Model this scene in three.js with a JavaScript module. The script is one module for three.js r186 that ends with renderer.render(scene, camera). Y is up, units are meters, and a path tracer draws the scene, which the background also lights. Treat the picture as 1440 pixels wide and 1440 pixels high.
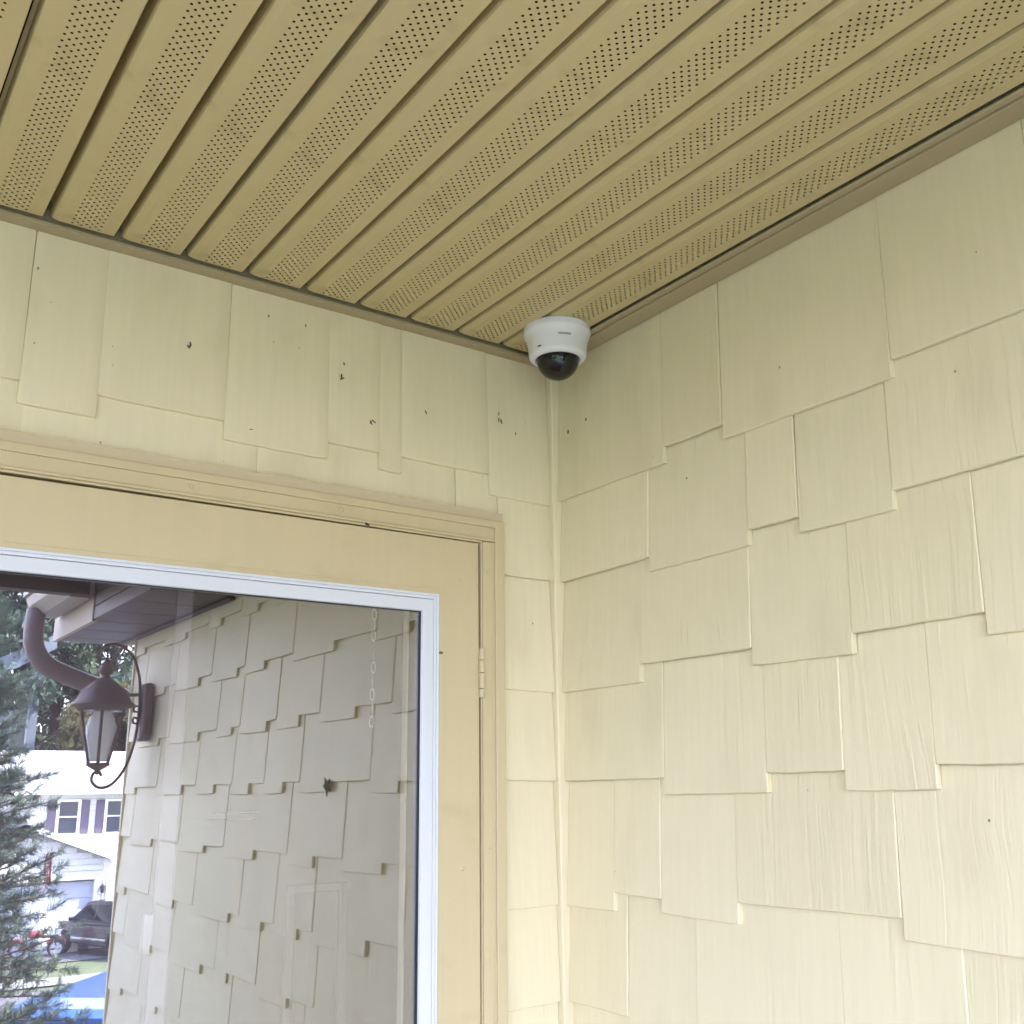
import * as THREE from 'three';
import { mergeGeometries, mergeVertices, toCreasedNormals } from 'three/addons/utils/BufferGeometryUtils.js';
import { RoundedBoxGeometry } from 'three/addons/geometries/RoundedBoxGeometry.js';

// ------------------------------------------------------------------ camera, sky, sun, exposure
const scene = new THREE.Scene();
const camera = new THREE.PerspectiveCamera(52.78, 1, 0.02, 600);
camera.position.set(-1.4146, 1.517, 1.8246);
camera.rotation.set(0.26176, -0.61574, -0.01059, 'YXZ');
scene.add(camera);
const renderer = new THREE.WebGLRenderer({ antialias: true });
renderer.toneMapping = THREE.LinearToneMapping;
renderer.toneMappingExposure = 10.7;
renderer.shadowMap.enabled = true;
const SKY = 1.0;
const SUN = new THREE.Vector3(0.6, 0.72, -0.32).normalize();
// hazy clear-day sky: pale towards the horizon, blue overhead, brighter round the sun
{
  const w = 512, h = 256, d = new Float32Array(w * h * 4), mixc = (p, q, t) => p.map((e, i) => e + (q[i] - e) * t);
  for (let y = 0; y < h; y++) for (let x = 0; x < w; x++) {
    const th = ((y + 0.5) / h - 0.5) * Math.PI, ph = ((x + 0.5) / w - 0.5) * 2 * Math.PI, D = [Math.cos(ph) * Math.cos(th), Math.sin(th), Math.sin(ph) * Math.cos(th)];
    const up = Math.max(0, D[1]), c = mixc([0.96, 0.945, 1.04], [0.29, 0.425, 0.90], Math.pow(up, 0.5)), cs = Math.max(0, D[0] * SUN.x + D[1] * SUN.y + D[2] * SUN.z);
    const glow = 0.5 * Math.pow(cs, 6) + 1.2 * Math.pow(cs, 60), o = (y * w + x) * 4, k = SKY * (D[1] < 0 ? 0.6 : 1);
    for (let i = 0; i < 3; i++) d[o + i] = k * (c[i] + glow * [1, 0.95, 0.88][i]);
    d[o + 3] = 1;
  }
  const t = new THREE.DataTexture(d, w, h, THREE.RGBAFormat, THREE.FloatType); t.mapping = THREE.EquirectangularReflectionMapping; t.magFilter = THREE.LinearFilter; t.needsUpdate = true;
  scene.background = t; scene.environment = t;
}
const sun = new THREE.DirectionalLight(new THREE.Color(1, 0.93, 0.82), 2.8);
sun.position.copy(SUN).multiplyScalar(60);
sun.castShadow = true;
Object.assign(sun.shadow.camera, { left: -45, right: 45, top: 45, bottom: -45, near: 1, far: 160 });
sun.shadow.mapSize.set(2048, 2048);
scene.add(sun); scene.add(sun.target);

// ------------------------------------------------------------------ helpers
function rng(seed) { let s = seed >>> 0; return () => { s = (s + 0x6d2b79f5) | 0; let t = Math.imul(s ^ (s >>> 15), 1 | s); t = (t + Math.imul(t ^ (t >>> 7), 61 | t)) ^ t; return ((t ^ (t >>> 14)) >>> 0) / 4294967296; }; }
const names = {};
function numbered(n) { const k = names[n] = (names[n] ?? -1) + 1; return k ? n + '_' + String(k).padStart(3, '0') : n; }
function shade(o) { o.traverse((m) => { if (m.isMesh) { m.castShadow = true; m.receiveShadow = true; } }); return o; }
function tag(o, label, category, group) { o.userData.label = label; o.userData.category = category; if (group) o.userData.group = group; return o; }
function thing(name, label, category, p = [0, 0, 0], turn = 0, group) {
  const o = new THREE.Group(); o.name = numbered(name); o.position.set(...p); o.rotation.y = turn; scene.add(o); return tag(o, label, category, group);
}
function mesh(name, geo, mat, parent = scene) {
  const g = Array.isArray(geo) ? mergeGeometries(geo.map((q) => { const n = q.index ? q.toNonIndexed() : q; for (const k of Object.keys(n.attributes)) if (!['position', 'normal', 'uv'].includes(k)) n.deleteAttribute(k); return n; })) : geo;
  const m = new THREE.Mesh(g, mat); m.name = parent === scene ? numbered(name) : name; m.castShadow = m.receiveShadow = true; parent.add(m); return m;
}
function bx(x0, x1, y0, y1, z0, z1, r = 0) {
  const w = Math.abs(x1 - x0), h = Math.abs(y1 - y0), d = Math.abs(z1 - z0);
  const rr = Math.min(r, w * 0.45, h * 0.45, d * 0.45);
  const g = rr > 0 ? new RoundedBoxGeometry(w, h, d, 2, rr) : new THREE.BoxGeometry(w, h, d);
  g.translate((x0 + x1) / 2, (y0 + y1) / 2, (z0 + z1) / 2);
  const p = g.attributes.position, n = g.attributes.normal, uv = g.attributes.uv;   // uv in metres
  for (let i = 0; i < p.count; i++) {
    const ax = Math.abs(n.getX(i)), ay = Math.abs(n.getY(i)), az = Math.abs(n.getZ(i));
    if (ax >= ay && ax >= az) uv.setXY(i, p.getZ(i), p.getY(i)); else if (ay >= az) uv.setXY(i, p.getX(i), p.getZ(i)); else uv.setXY(i, p.getX(i), p.getY(i));
  }
  return g;
}
function extr(pts, depth, bevel = 0, holes = []) {
  const s = Array.isArray(pts) ? new THREE.Shape(pts.map((p) => new THREE.Vector2(...p))) : pts;
  for (const h of holes) s.holes.push(new THREE.Path(h.map((p) => new THREE.Vector2(...p))));
  const b = bevel > 0;
  const g = new THREE.ExtrudeGeometry(s, { depth: depth - 2 * bevel, bevelEnabled: b, bevelSize: bevel, bevelThickness: bevel, bevelOffset: -bevel, bevelSegments: 2, curveSegments: 14 });
  g.translate(0, 0, bevel); return g;
}
function tube(pts, r, seg = 40, rad = 8, closed = false) { return new THREE.TubeGeometry(new THREE.CatmullRomCurve3(pts.map((p) => new THREE.Vector3(...p)), closed), seg, r, rad, closed); }
function lathe(pts, n = 40) { return new THREE.LatheGeometry(pts.map((p) => new THREE.Vector2(...p)), n); }
function rodBetween(a, b, r, n = 8, r2 = r) {
  const A = new THREE.Vector3(...a), B = new THREE.Vector3(...b), d = B.clone().sub(A), g = new THREE.CylinderGeometry(r2, r, d.length(), n);
  g.applyQuaternion(new THREE.Quaternion().setFromUnitVectors(new THREE.Vector3(0, 1, 0), d.clone().normalize())); g.translate(...A.add(B).multiplyScalar(0.5).toArray()); return g;
}
// value noise
const PERM = (() => { const r = rng(7), a = new Float32Array(65536); for (let i = 0; i < 65536; i++) a[i] = r(); return a; })();
function vn(x, y) {
  const xi = Math.floor(x), yi = Math.floor(y); let fx = x - xi, fy = y - yi; fx = fx * fx * (3 - 2 * fx); fy = fy * fy * (3 - 2 * fy);
  const h = (a, b) => PERM[((a & 255) + ((b & 255) << 8)) & 65535];
  return (h(xi, yi) * (1 - fx) + h(xi + 1, yi) * fx) * (1 - fy) + (h(xi, yi + 1) * (1 - fx) + h(xi + 1, yi + 1) * fx) * fy;
}
const fbm = (x, y, o = 4) => { let s = 0, a = 0.5, t = 0; for (let i = 0; i < o; i++) { s += a * vn(x, y); t += a; x = x * 2.03 + 17.1; y = y * 2.03 + 5.7; a *= 0.5; } return s / t; };
const toS = (c) => { c = Math.min(1, Math.max(0, c)); return Math.round(255 * (c <= 0.0031308 ? 12.92 * c : 1.055 * Math.pow(c, 1 / 2.4) - 0.055)); };
function tex(w, h, metresU, metresV, color, fn) {
  const d = new Uint8Array(w * h * 4);
  for (let y = 0; y < h; y++) for (let x = 0; x < w; x++) {
    const o = (y * w + x) * 4, v = fn(x / w, y / h, x, y);
    if (color) { d[o] = toS(v[0]); d[o + 1] = toS(v[1]); d[o + 2] = toS(v[2]); } else d[o] = d[o + 1] = d[o + 2] = Math.round(255 * Math.min(1, Math.max(0, v)));
    d[o + 3] = 255;
  }
  const t = new THREE.DataTexture(d, w, h, THREE.RGBAFormat); t.magFilter = THREE.LinearFilter; t.minFilter = THREE.LinearMipmapLinearFilter; t.generateMipmaps = true;
  t.wrapS = t.wrapT = THREE.MirroredRepeatWrapping; t.repeat.set(1 / metresU, 1 / metresV);
  if (color) t.colorSpace = THREE.SRGBColorSpace; t.needsUpdate = true; return t;
}
const std = (c, rough = 0.6, o = {}) => new THREE.MeshStandardMaterial({ color: Array.isArray(c) ? new THREE.Color().setRGB(...c) : c, roughness: rough, ...o });
const phys = (c, rough, o = {}) => new THREE.MeshPhysicalMaterial({ color: new THREE.Color().setRGB(...c), roughness: rough, ...o });

// ------------------------------------------------------------------ paint: cream coat over split cedar
const PAINT = [0.78, 0.705, 0.485];
function grainHeight(seed, ridge) {           // vertical comb striation of machine-grooved cedar, filled with paint
  return (u, v) => {
    const warp = (fbm(u * 2.2 + seed, v * 1.3, 3) - 0.5) * 0.09;
    const x = u + warp;
    const fine = vn(x * 240 + seed * 31, v * 9 + seed), mid = vn(x * 90 + seed * 11, v * 3.5), wide = vn(x * 26 + seed * 3, v * 1.6);
    let h = 0.42 + ridge * (0.22 * (fine - 0.5) + 0.30 * (mid - 0.5) + 0.22 * (wide - 0.5));
    const k = vn(x * 70 + seed * 7, v * 6.5 + 4); if (k > 0.83) h += (k - 0.83) * 2.2 * ridge;       // raised torn fibres
    const c = vn(x * 55 + seed * 19, v * 2.1 + 9); if (c > 0.9) h -= (c - 0.9) * 4 * ridge;            // checks in the wood
    h += 0.16 * (fbm(u * 34, v * 34 + seed, 2) - 0.5);                                             // roller stipple
    return h;
  };
}
const bumpA = tex(1024, 1024, 0.6, 0.6, false, grainHeight(1.3, 1)), bumpB = tex(1024, 1024, 0.6, 0.6, false, grainHeight(5.9, 0.75)), bumpC = tex(1024, 1024, 0.6, 0.6, false, grainHeight(9.1, 0.3));
function paintMap(seed, dirt, n) {
  const r = rng(seed), spots = [];
  for (let i = 0; i < n; i++) spots.push([r(), r(), (0.6 + r() * r() * 2.6) / 1024, 0.55 + r() * 1.6, r()]);
  const cell = {}; for (const s of spots) { const k = Math.floor(s[0] * 32) + ',' + Math.floor(s[1] * 32); (cell[k] = cell[k] || []).push(s); }
  return tex(1024, 1024, 0.9, 0.9, true, (u, v) => {
    let m = 1 + 0.05 * (fbm(u * 7 + seed, v * 4, 4) - 0.5) + 0.035 * (vn(u * 130 + seed, v * 9) - 0.5);
    const stain = Math.max(0, fbm(u * 9 + seed * 3, v * 5 + 3, 4) - 0.56) * dirt;
    let c = [PAINT[0] * m * (1 - stain), PAINT[1] * m * (1 - stain * 1.1), PAINT[2] * m * (1 - stain * 1.35)];
    const ci = Math.floor(u * 32), cj = Math.floor(v * 32);
    for (let a = -1; a <= 1; a++) for (let b = -1; b <= 1; b++) for (const s of cell[(ci + a) + ',' + (cj + b)] || []) {
      const dx = (u - s[0]) / s[2], dy = (v - s[1]) / (s[2] * s[3]), d = Math.sqrt(dx * dx + dy * dy);
      if (d < 1.3) { const t = Math.min(1, (1.3 - d) * 2); const q = s[4] < 0.7 ? [0.07, 0.045, 0.02] : [0.3, 0.24, 0.13]; c = c.map((e, i) => e * (1 - 0.85 * t) + q[i] * 0.85 * t); }
    }
    return c;
  });
}
const mapR = paintMap(3, 0.2, 5), mapR2 = paintMap(8, 0.15, 3), mapL = paintMap(12, 0.3, 28);
const pm = (map, bump, s) => new THREE.MeshStandardMaterial({ map, bumpMap: bump, bumpScale: s, roughness: 0.5 });
const tinted = (m, c) => { const n = m.clone(); n.color.setRGB(...c); return n; };
const paintRight = [pm(mapR, bumpA, 0.0014), pm(mapR2, bumpB, 0.0013), pm(mapR2, bumpA, 0.0017)];
paintRight.push(tinted(paintRight[0], [0.965, 0.97, 0.96]), tinted(paintRight[1], [0.985, 0.975, 0.945]), tinted(paintRight[2], [0.955, 0.955, 0.94]));
const paintLeft = [pm(mapL, bumpC, 0.0008), pm(mapL, bumpC, 0.0007)];
const paintPlain = pm(mapR2, bumpC, 0.0005);
const doorNoise = tex(512, 512, 0.5, 0.5, false, (u, v) => 0.5 + 0.5 * (fbm(u * 40, v * 40, 3) - 0.5));
const DOORC = [0.605, 0.51, 0.31];
const doorMap = tex(512, 512, 1.1, 1.1, true, (u, v) => { const m = 1 + 0.05 * (fbm(u * 6, v * 9, 4) - 0.5) + 0.03 * (vn(u * 90, v * 6) - 0.5); const s = Math.max(0, fbm(u * 14 + 4, v * 20, 3) - 0.66) * 0.35; return [DOORC[0] * m * (1 - s), DOORC[1] * m * (1 - s), DOORC[2] * m * (1 - s * 1.2)]; });
const doorPaint = new THREE.MeshStandardMaterial({ map: doorMap, bumpMap: doorNoise, bumpScale: 0.0004, roughness: 0.42 });
const caulk = std([0.60, 0.50, 0.33], 0.8, { bumpMap: doorNoise, bumpScale: 0.002 });
const darkGap = std([0.02, 0.017, 0.012], 0.9);

// ------------------------------------------------------------------ shingle walls
// a shingle in (u along the wall, v up, w out of the wall): butt at v0 (left) .. v1 (right), face proud at the butt and tucked in at the top
function shingleGeo(u0, u1, v0, v1, top, R, o = {}) {
  const drop = o.drop ?? 0.0016, t = o.t ?? 0.0098, lean = o.lean ?? 0.0145, gap = o.gap ?? (0.0001 + 0.0007 * R()), b = 0.0016;
  const cup = (R() - 0.5) * 0.0022, tip = (R() - 0.5) * 0.0018, sk0 = (R() - 0.5) * (o.sk ?? 0.004), sk1 = (R() - 0.5) * (o.sk ?? 0.004);
  const N = Math.max(5, Math.round((u1 - u0) / 0.028)), us = [0];
  us.push(b / (u1 - u0)); for (let i = 1; i < N; i++) us.push(i / N + (R() - 0.5) * 0.3 / N); us.push(1 - b / (u1 - u0)); us.push(1);
  const rough = us.map(() => (R() - 0.5) * (o.rag ?? 0.0012));
  const vs = [['back', 0], ['edge', 0.0002], ['edge2', 0.0016], ['f', 0.05], ['f', 0.35], ['f', 0.7], ['f', 1]];
  const pos = [], uv = [], idx = [], ou = R() * 3, ov = R() * 3;
  us.forEach((s, i) => vs.forEach(([kind, f], j) => {
    const butt = v0 + (v1 - v0) * s + rough[i], corner = Math.min(1, Math.min(s, 1 - s) * (u1 - u0) / 0.004);
    const vb = butt + (1 - corner) * 0.0012;
    const v = kind === 'back' || kind === 'edge' ? vb : kind === 'edge2' ? vb + 0.0016 : vb + (top - vb) * f;
    const h = (v - v0) / Math.max(0.05, top - v0);
    let w = -lean * h * (top - v0) / 0.27 + cup * (4 * s * (1 - s) - 0.5) * (1 - h) + tip * (s - 0.5);
    if (kind === 'back') w -= t; if (kind === 'edge') w -= 0.0016;
    if (i === 0 || i === us.length - 1) w -= drop;
    const u = u0 + gap / 2 + (u1 - u0 - gap) * s + (sk0 * (1 - s) + sk1 * s) * h;
    pos.push(u, v, w); uv.push(u + ou, v + ov);
  }));
  const J = vs.length;
  for (let i = 0; i < us.length - 1; i++) for (let j = 0; j < J - 1; j++) { const a = i * J + j, c = a + J; idx.push(a, c, c + 1, a, c + 1, a + 1); }
  const side = (i, flip) => {            // side walls down to the back
    const base = pos.length / 3;
    for (let j = 1; j < J; j++) { const a = (i * J + j) * 3, h = (pos[a + 1] - v0) / Math.max(0.05, top - v0); const d = t * (1 - 0.72 * h); pos.push(pos[a], pos[a + 1], pos[a + 2], pos[a], pos[a + 1], pos[a + 2] - d); uv.push(pos[a + 2] + ou, pos[a + 1] + ov, pos[a + 2] - d + ou, pos[a + 1] + ov); }
    for (let j = 0; j < J - 2; j++) { const a = base + j * 2; flip ? idx.push(a, a + 3, a + 1, a, a + 2, a + 3) : idx.push(a, a + 1, a + 3, a, a + 3, a + 2); }
  };
  side(0, true); side(us.length - 1, false);
  const g = new THREE.BufferGeometry();
  g.setAttribute('position', new THREE.Float32BufferAttribute(pos, 3)); g.setAttribute('uv', new THREE.Float32BufferAttribute(uv, 2)); g.setIndex(idx);
  g.computeVertexNormals();
  return toCreasedNormals(g, 0.55);
}
const onRight = new THREE.Matrix4().makeBasis(new THREE.Vector3(0, 0, 1), new THREE.Vector3(0, 1, 0), new THREE.Vector3(-1, 0, 0));
const H = 2.5, ZEND = 3.40;

const sideWall = thing('side_wall', 'long cream cedar shingle wall on the right, running from the corner out to the lantern', 'wall');
mesh('sheathing', bx(0.024, 0.12, -0.5, 2.62, -0.02, ZEND - 0.004), paintPlain, sideWall);
{
  const R = rng(21);
  // courses: [course top for the next course up, then per shingle: end z, butt y]
  const C = [
    [2.505, [0.362, 2.157], [0.526, 2.191], [0.902, 2.160], [1.16, 2.190], [1.45, 2.188], [1.662, 2.158], [1.828, 2.193], [1.992, 2.163], [2.216, 2.191], [2.354, 2.161], [2.653, 2.188], [2.936, 2.158], [3.252, 2.188], [ZEND, 2.16]],
    [2.235, [0.303, 1.969], [0.573, 1.941], [0.688, 1.971], [0.879, 1.941], [1.168, 1.973], [1.483, 1.942], [1.738, 1.969], [1.922, 1.94], [2.006, 1.97], [2.287, 1.939], [2.443, 1.972], [2.74, 1.94], [2.9, 1.972], [3.2, 1.942], [ZEND, 1.968]],
    [2.02, [0.264, 1.720], [0.561, 1.756], [0.777, 1.723], [1.007, 1.756], [1.252, 1.724], [1.416, 1.757], [1.6, 1.72], [1.692, 1.754], [1.94, 1.719], [2.028, 1.75], [2.186, 1.72], [2.405, 1.749], [2.776, 1.716], [2.928, 1.749], [3.25, 1.718], [ZEND, 1.75]],
    [1.805, [0.319, 1.532], [0.576, 1.504], [0.737, 1.538], [0.901, 1.508], [1.164, 1.543], [1.385, 1.511], [1.525, 1.545], [1.684, 1.508], [1.826, 1.543], [1.988, 1.506], [2.186, 1.543], [2.388, 1.508], [2.566, 1.543], [2.902, 1.505], [3.235, 1.54], [ZEND, 1.51]],
    [1.59, [0.161, 1.279], [0.296, 1.313], [0.490, 1.286], [0.817, 1.322], [1.062, 1.291], [1.268, 1.322], [1.46, 1.288], [1.752, 1.32], [2.04, 1.288], [2.255, 1.32], [2.555, 1.289], [2.926, 1.32], [3.235, 1.288], [ZEND, 1.32]],
    [1.36, [0.190, 1.094], [0.374, 1.062], [0.694, 1.096], [0.905, 1.118], [1.25, 1.075], [1.364, 1.104], [1.544, 1.071], [1.653, 1.1], [1.85, 1.069], [1.956, 1.099], [2.335, 1.068], [2.577, 1.098], [2.898, 1.068], [3.265, 1.098], [ZEND, 1.07]],
    [1.145, [0.21, 0.872], [0.45, 0.9], [0.62, 0.87], [0.9, 0.9], [1.22, 0.868], [1.42, 0.9], [1.67, 0.87], [1.94, 0.905], [2.06, 0.873], [2.21, 0.903], [2.56, 0.87], [2.83, 0.902], [3.22, 0.87], [ZEND, 0.9]],
    [0.94, [0.3, 0.66], [0.5, 0.69], [0.8, 0.66], [1.1, 0.69], [1.3, 0.66], [1.6, 0.69], [1.9, 0.66], [2.1, 0.69], [2.4, 0.66], [2.7, 0.69], [2.95, 0.66], [3.2, 0.69], [ZEND, 0.66]],
    [0.73, [0.2, 0.45], [0.5, 0.48], [0.9, 0.45], [1.1, 0.48], [1.5, 0.45], [1.8, 0.48], [2.2, 0.45], [2.5, 0.48], [2.9, 0.45], [3.1, 0.48], [ZEND, 0.45]],
    [0.52, [0.3, 0.24], [0.6, 0.27], [1.0, 0.24], [1.3, 0.27], [1.6, 0.24], [2.1, 0.27], [2.4, 0.24], [2.8, 0.27], [3.2, 0.24], [ZEND, 0.27]],
    [-0.1, [0.3, -0.38], [0.7, -0.35], [1.2, -0.38], [1.6, -0.35], [2.0, -0.38], [2.5, -0.35], [2.9, -0.38], [ZEND, -0.35]],
    [0.1, [0.4, -0.17], [0.9, -0.14], [1.3, -0.17], [1.7, -0.14], [2.2, -0.17], [2.6, -0.14], [3.0, -0.17], [ZEND, -0.14]],
    [0.31, [0.4, 0.03], [0.8, 0.06], [1.1, 0.03], [1.5, 0.06], [1.9, 0.03], [2.3, 0.06], [2.6, 0.03], [3.0, 0.06], [ZEND, 0.03]],
  ];
  C.forEach(([top, ...list], ci) => {
    let z = 0.0085;
    list.forEach(([ze, y], k) => {
      const tilt = (R() - 0.5) * 0.004, g = shingleGeo(z, ze, y - tilt, y + tilt, Math.min(2.503, top + (ci ? 0.02 : 0)), R, { lean: ci ? 0.0145 : 0.010 });
      g.applyMatrix4(onRight);
      mesh('shingle', g, paintRight[(k + ci * 2 + (R() > 0.6 ? 1 : 0)) % 3 + (R() > 0.55 ? 3 : 0)], sideWall); z = ze;
    });
  });
  mesh('corner_board', bx(-0.004, 0.13, -0.5, 2.24, ZEND + 0.001, ZEND + 0.02, 0.002), paintPlain, sideWall);
}

const doorWall = thing('door_wall', 'cream shingle wall on the left that surrounds the storm door', 'wall');
mesh('sheathing', [bx(-4.8, -0.17, 2.105, 2.62, -0.12, -0.024), bx(-0.172, 0.02, -0.5, 2.62, -0.12, -0.0245), bx(-4.8, -1.5, -0.5, 2.104, -0.12, -0.0242)], paintPlain, doorWall);
{
  const R = rng(45);
  const rowTop = [[-2.9, -2.62, 2.2], [-2.62, -2.31, 2.16], [-2.31, -2.05, 2.198], [-2.05, -1.78, 2.16], [-1.78, -1.42, 2.199], [-1.42, -1.30, 2.16], [-1.30, -1.151, 2.200], [-1.151, -1.023, 2.159], [-1.023, -0.791, 2.200], [-0.791, -0.576, 2.161], [-0.576, -0.459, 2.196], [-0.459, -0.407, 2.159], [-0.407, -0.183, 2.195], [-0.183, -0.0128, 2.1465]];
  rowTop.forEach(([a, b, y], k) => mesh('shingle', shingleGeo(a, b, y + 0.0006, y - 0.0006, 2.503, R, { lean: 0.010, gap: 0.0001, t: 0.0112, drop: 0.0007 }), paintLeft[k % 2], doorWall));
  const rowTwo = [[-2.9, -2.5, 1.97], [-2.5, -2.2, 1.97], [-2.2, -1.9, 1.97], [-1.9, -1.51, 1.97], [-1.51, -1.14, 2.094], [-1.14, -0.72, 2.094], [-0.72, -0.269, 2.094], [-0.269, -0.1585, 2.094], [-0.1585, -0.0128, 1.9705]];
  rowTwo.forEach(([a, b, y], k) => mesh('shingle', shingleGeo(a, b, y, y, 2.226, R, { lean: 0.0125, gap: k === 6 || k === 7 ? 0.0012 : 0.0001, t: 0.0095, drop: 0.0007 }).translate(0, 0, y > 2.05 ? -0.0062 : 0), paintLeft[(k + 1) % 2], doorWall));
  [[1.721, 2.02], [1.5325, 1.775], [1.279, 1.59], [1.092, 1.335], [0.87, 1.14], [0.66, 0.92], [0.45, 0.71], [0.24, 0.5], [0.03, 0.29], [-0.18, 0.08], [-0.39, -0.13]].forEach(([y, top], k) => {
    const e = [0.0015, 0.0015, -0.001, -0.002, -0.002][k] ?? 0;
    mesh('shingle', shingleGeo(-0.1585, -0.0128, y + e, y - e, top, R, { lean: 0.0125, sk: 0.0012 }), paintRight[k % 2], doorWall);
    for (let x = -2.9, j = 0; x < -1.52; j++) { const w = 0.2 + 0.16 * R(), x1 = (x + w > -1.65 ? -1.51 : x + w); mesh('shingle', shingleGeo(x, x1, y + (j % 2) * 0.033, y + (j % 2) * 0.033, top, R, {}), paintLeft[j % 2], doorWall); x = x1; }
  });
  // square bead that closes the inside corner, and the thick paint in it
  mesh('corner_bead', bx(-0.0128, 0.02, -0.5, 2.492, -0.02, 0.0086, 0.004), paintPlain, doorWall);
}

// small dark things stuck to the upper wall: casings and dead insects
{
  const bugMat = std([0.045, 0.028, 0.012], 0.8), R = rng(88);
  const bits = [[-0.865, 2.335, 3], [-0.735, 2.193, 1], [-0.545, 2.372, 1], [-0.548, 2.342, 2], [-0.478, 2.262, 3], [-0.155, 2.345, 1], [-0.152, 2.325, 2], [-0.108, 2.305, 1], [-0.35, 2.31, 1]];
  bits.forEach(([x, y, n], i) => {
    const parts = [];
    for (let k = 0; k < n; k++) { const a = R() * 3, g = new THREE.CapsuleGeometry(0.0009 + R() * 0.0006, 0.003 + R() * 0.006, 3, 6); g.rotateZ(a); g.translate((R() - 0.5) * 0.005 * n, (R() - 0.5) * 0.005 * n, 0); parts.push(g); }
    const m = mesh('insect_casing', parts, bugMat, doorWall); m.position.set(x, y, -0.002);
  });
  const rb = [[0.118, 2.325], [0.052, 2.315]];
  rb.forEach(([z, y]) => { const g = new THREE.CapsuleGeometry(0.0014, 0.004 + R() * 0.004, 3, 6); g.rotateX(R() * 0.8); const m = mesh('insect_casing', g, bugMat, sideWall); m.position.set(0.001, y, z); });
  const leafBit = mesh('leaf_scrap', (() => { const s = new THREE.Shape(); s.moveTo(0, 0); s.lineTo(0.028, 0.018); s.lineTo(0.012, 0.03); s.lineTo(0.02, 0.05); s.lineTo(-0.008, 0.034); s.lineTo(-0.03, 0.045); s.lineTo(-0.016, 0.022); s.lineTo(-0.034, 0); s.lineTo(-0.014, 0.004); s.lineTo(-0.006, -0.022); s.closePath(); return new THREE.ExtrudeGeometry(s, { depth: 0.004, bevelEnabled: false }); })(), std([0.09, 0.08, 0.03], 0.9), sideWall);
  leafBit.rotation.y = -Math.PI / 2; leafBit.scale.setScalar(0.8); leafBit.position.set(-0.004, 1.515, 1.17);
}

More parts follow.
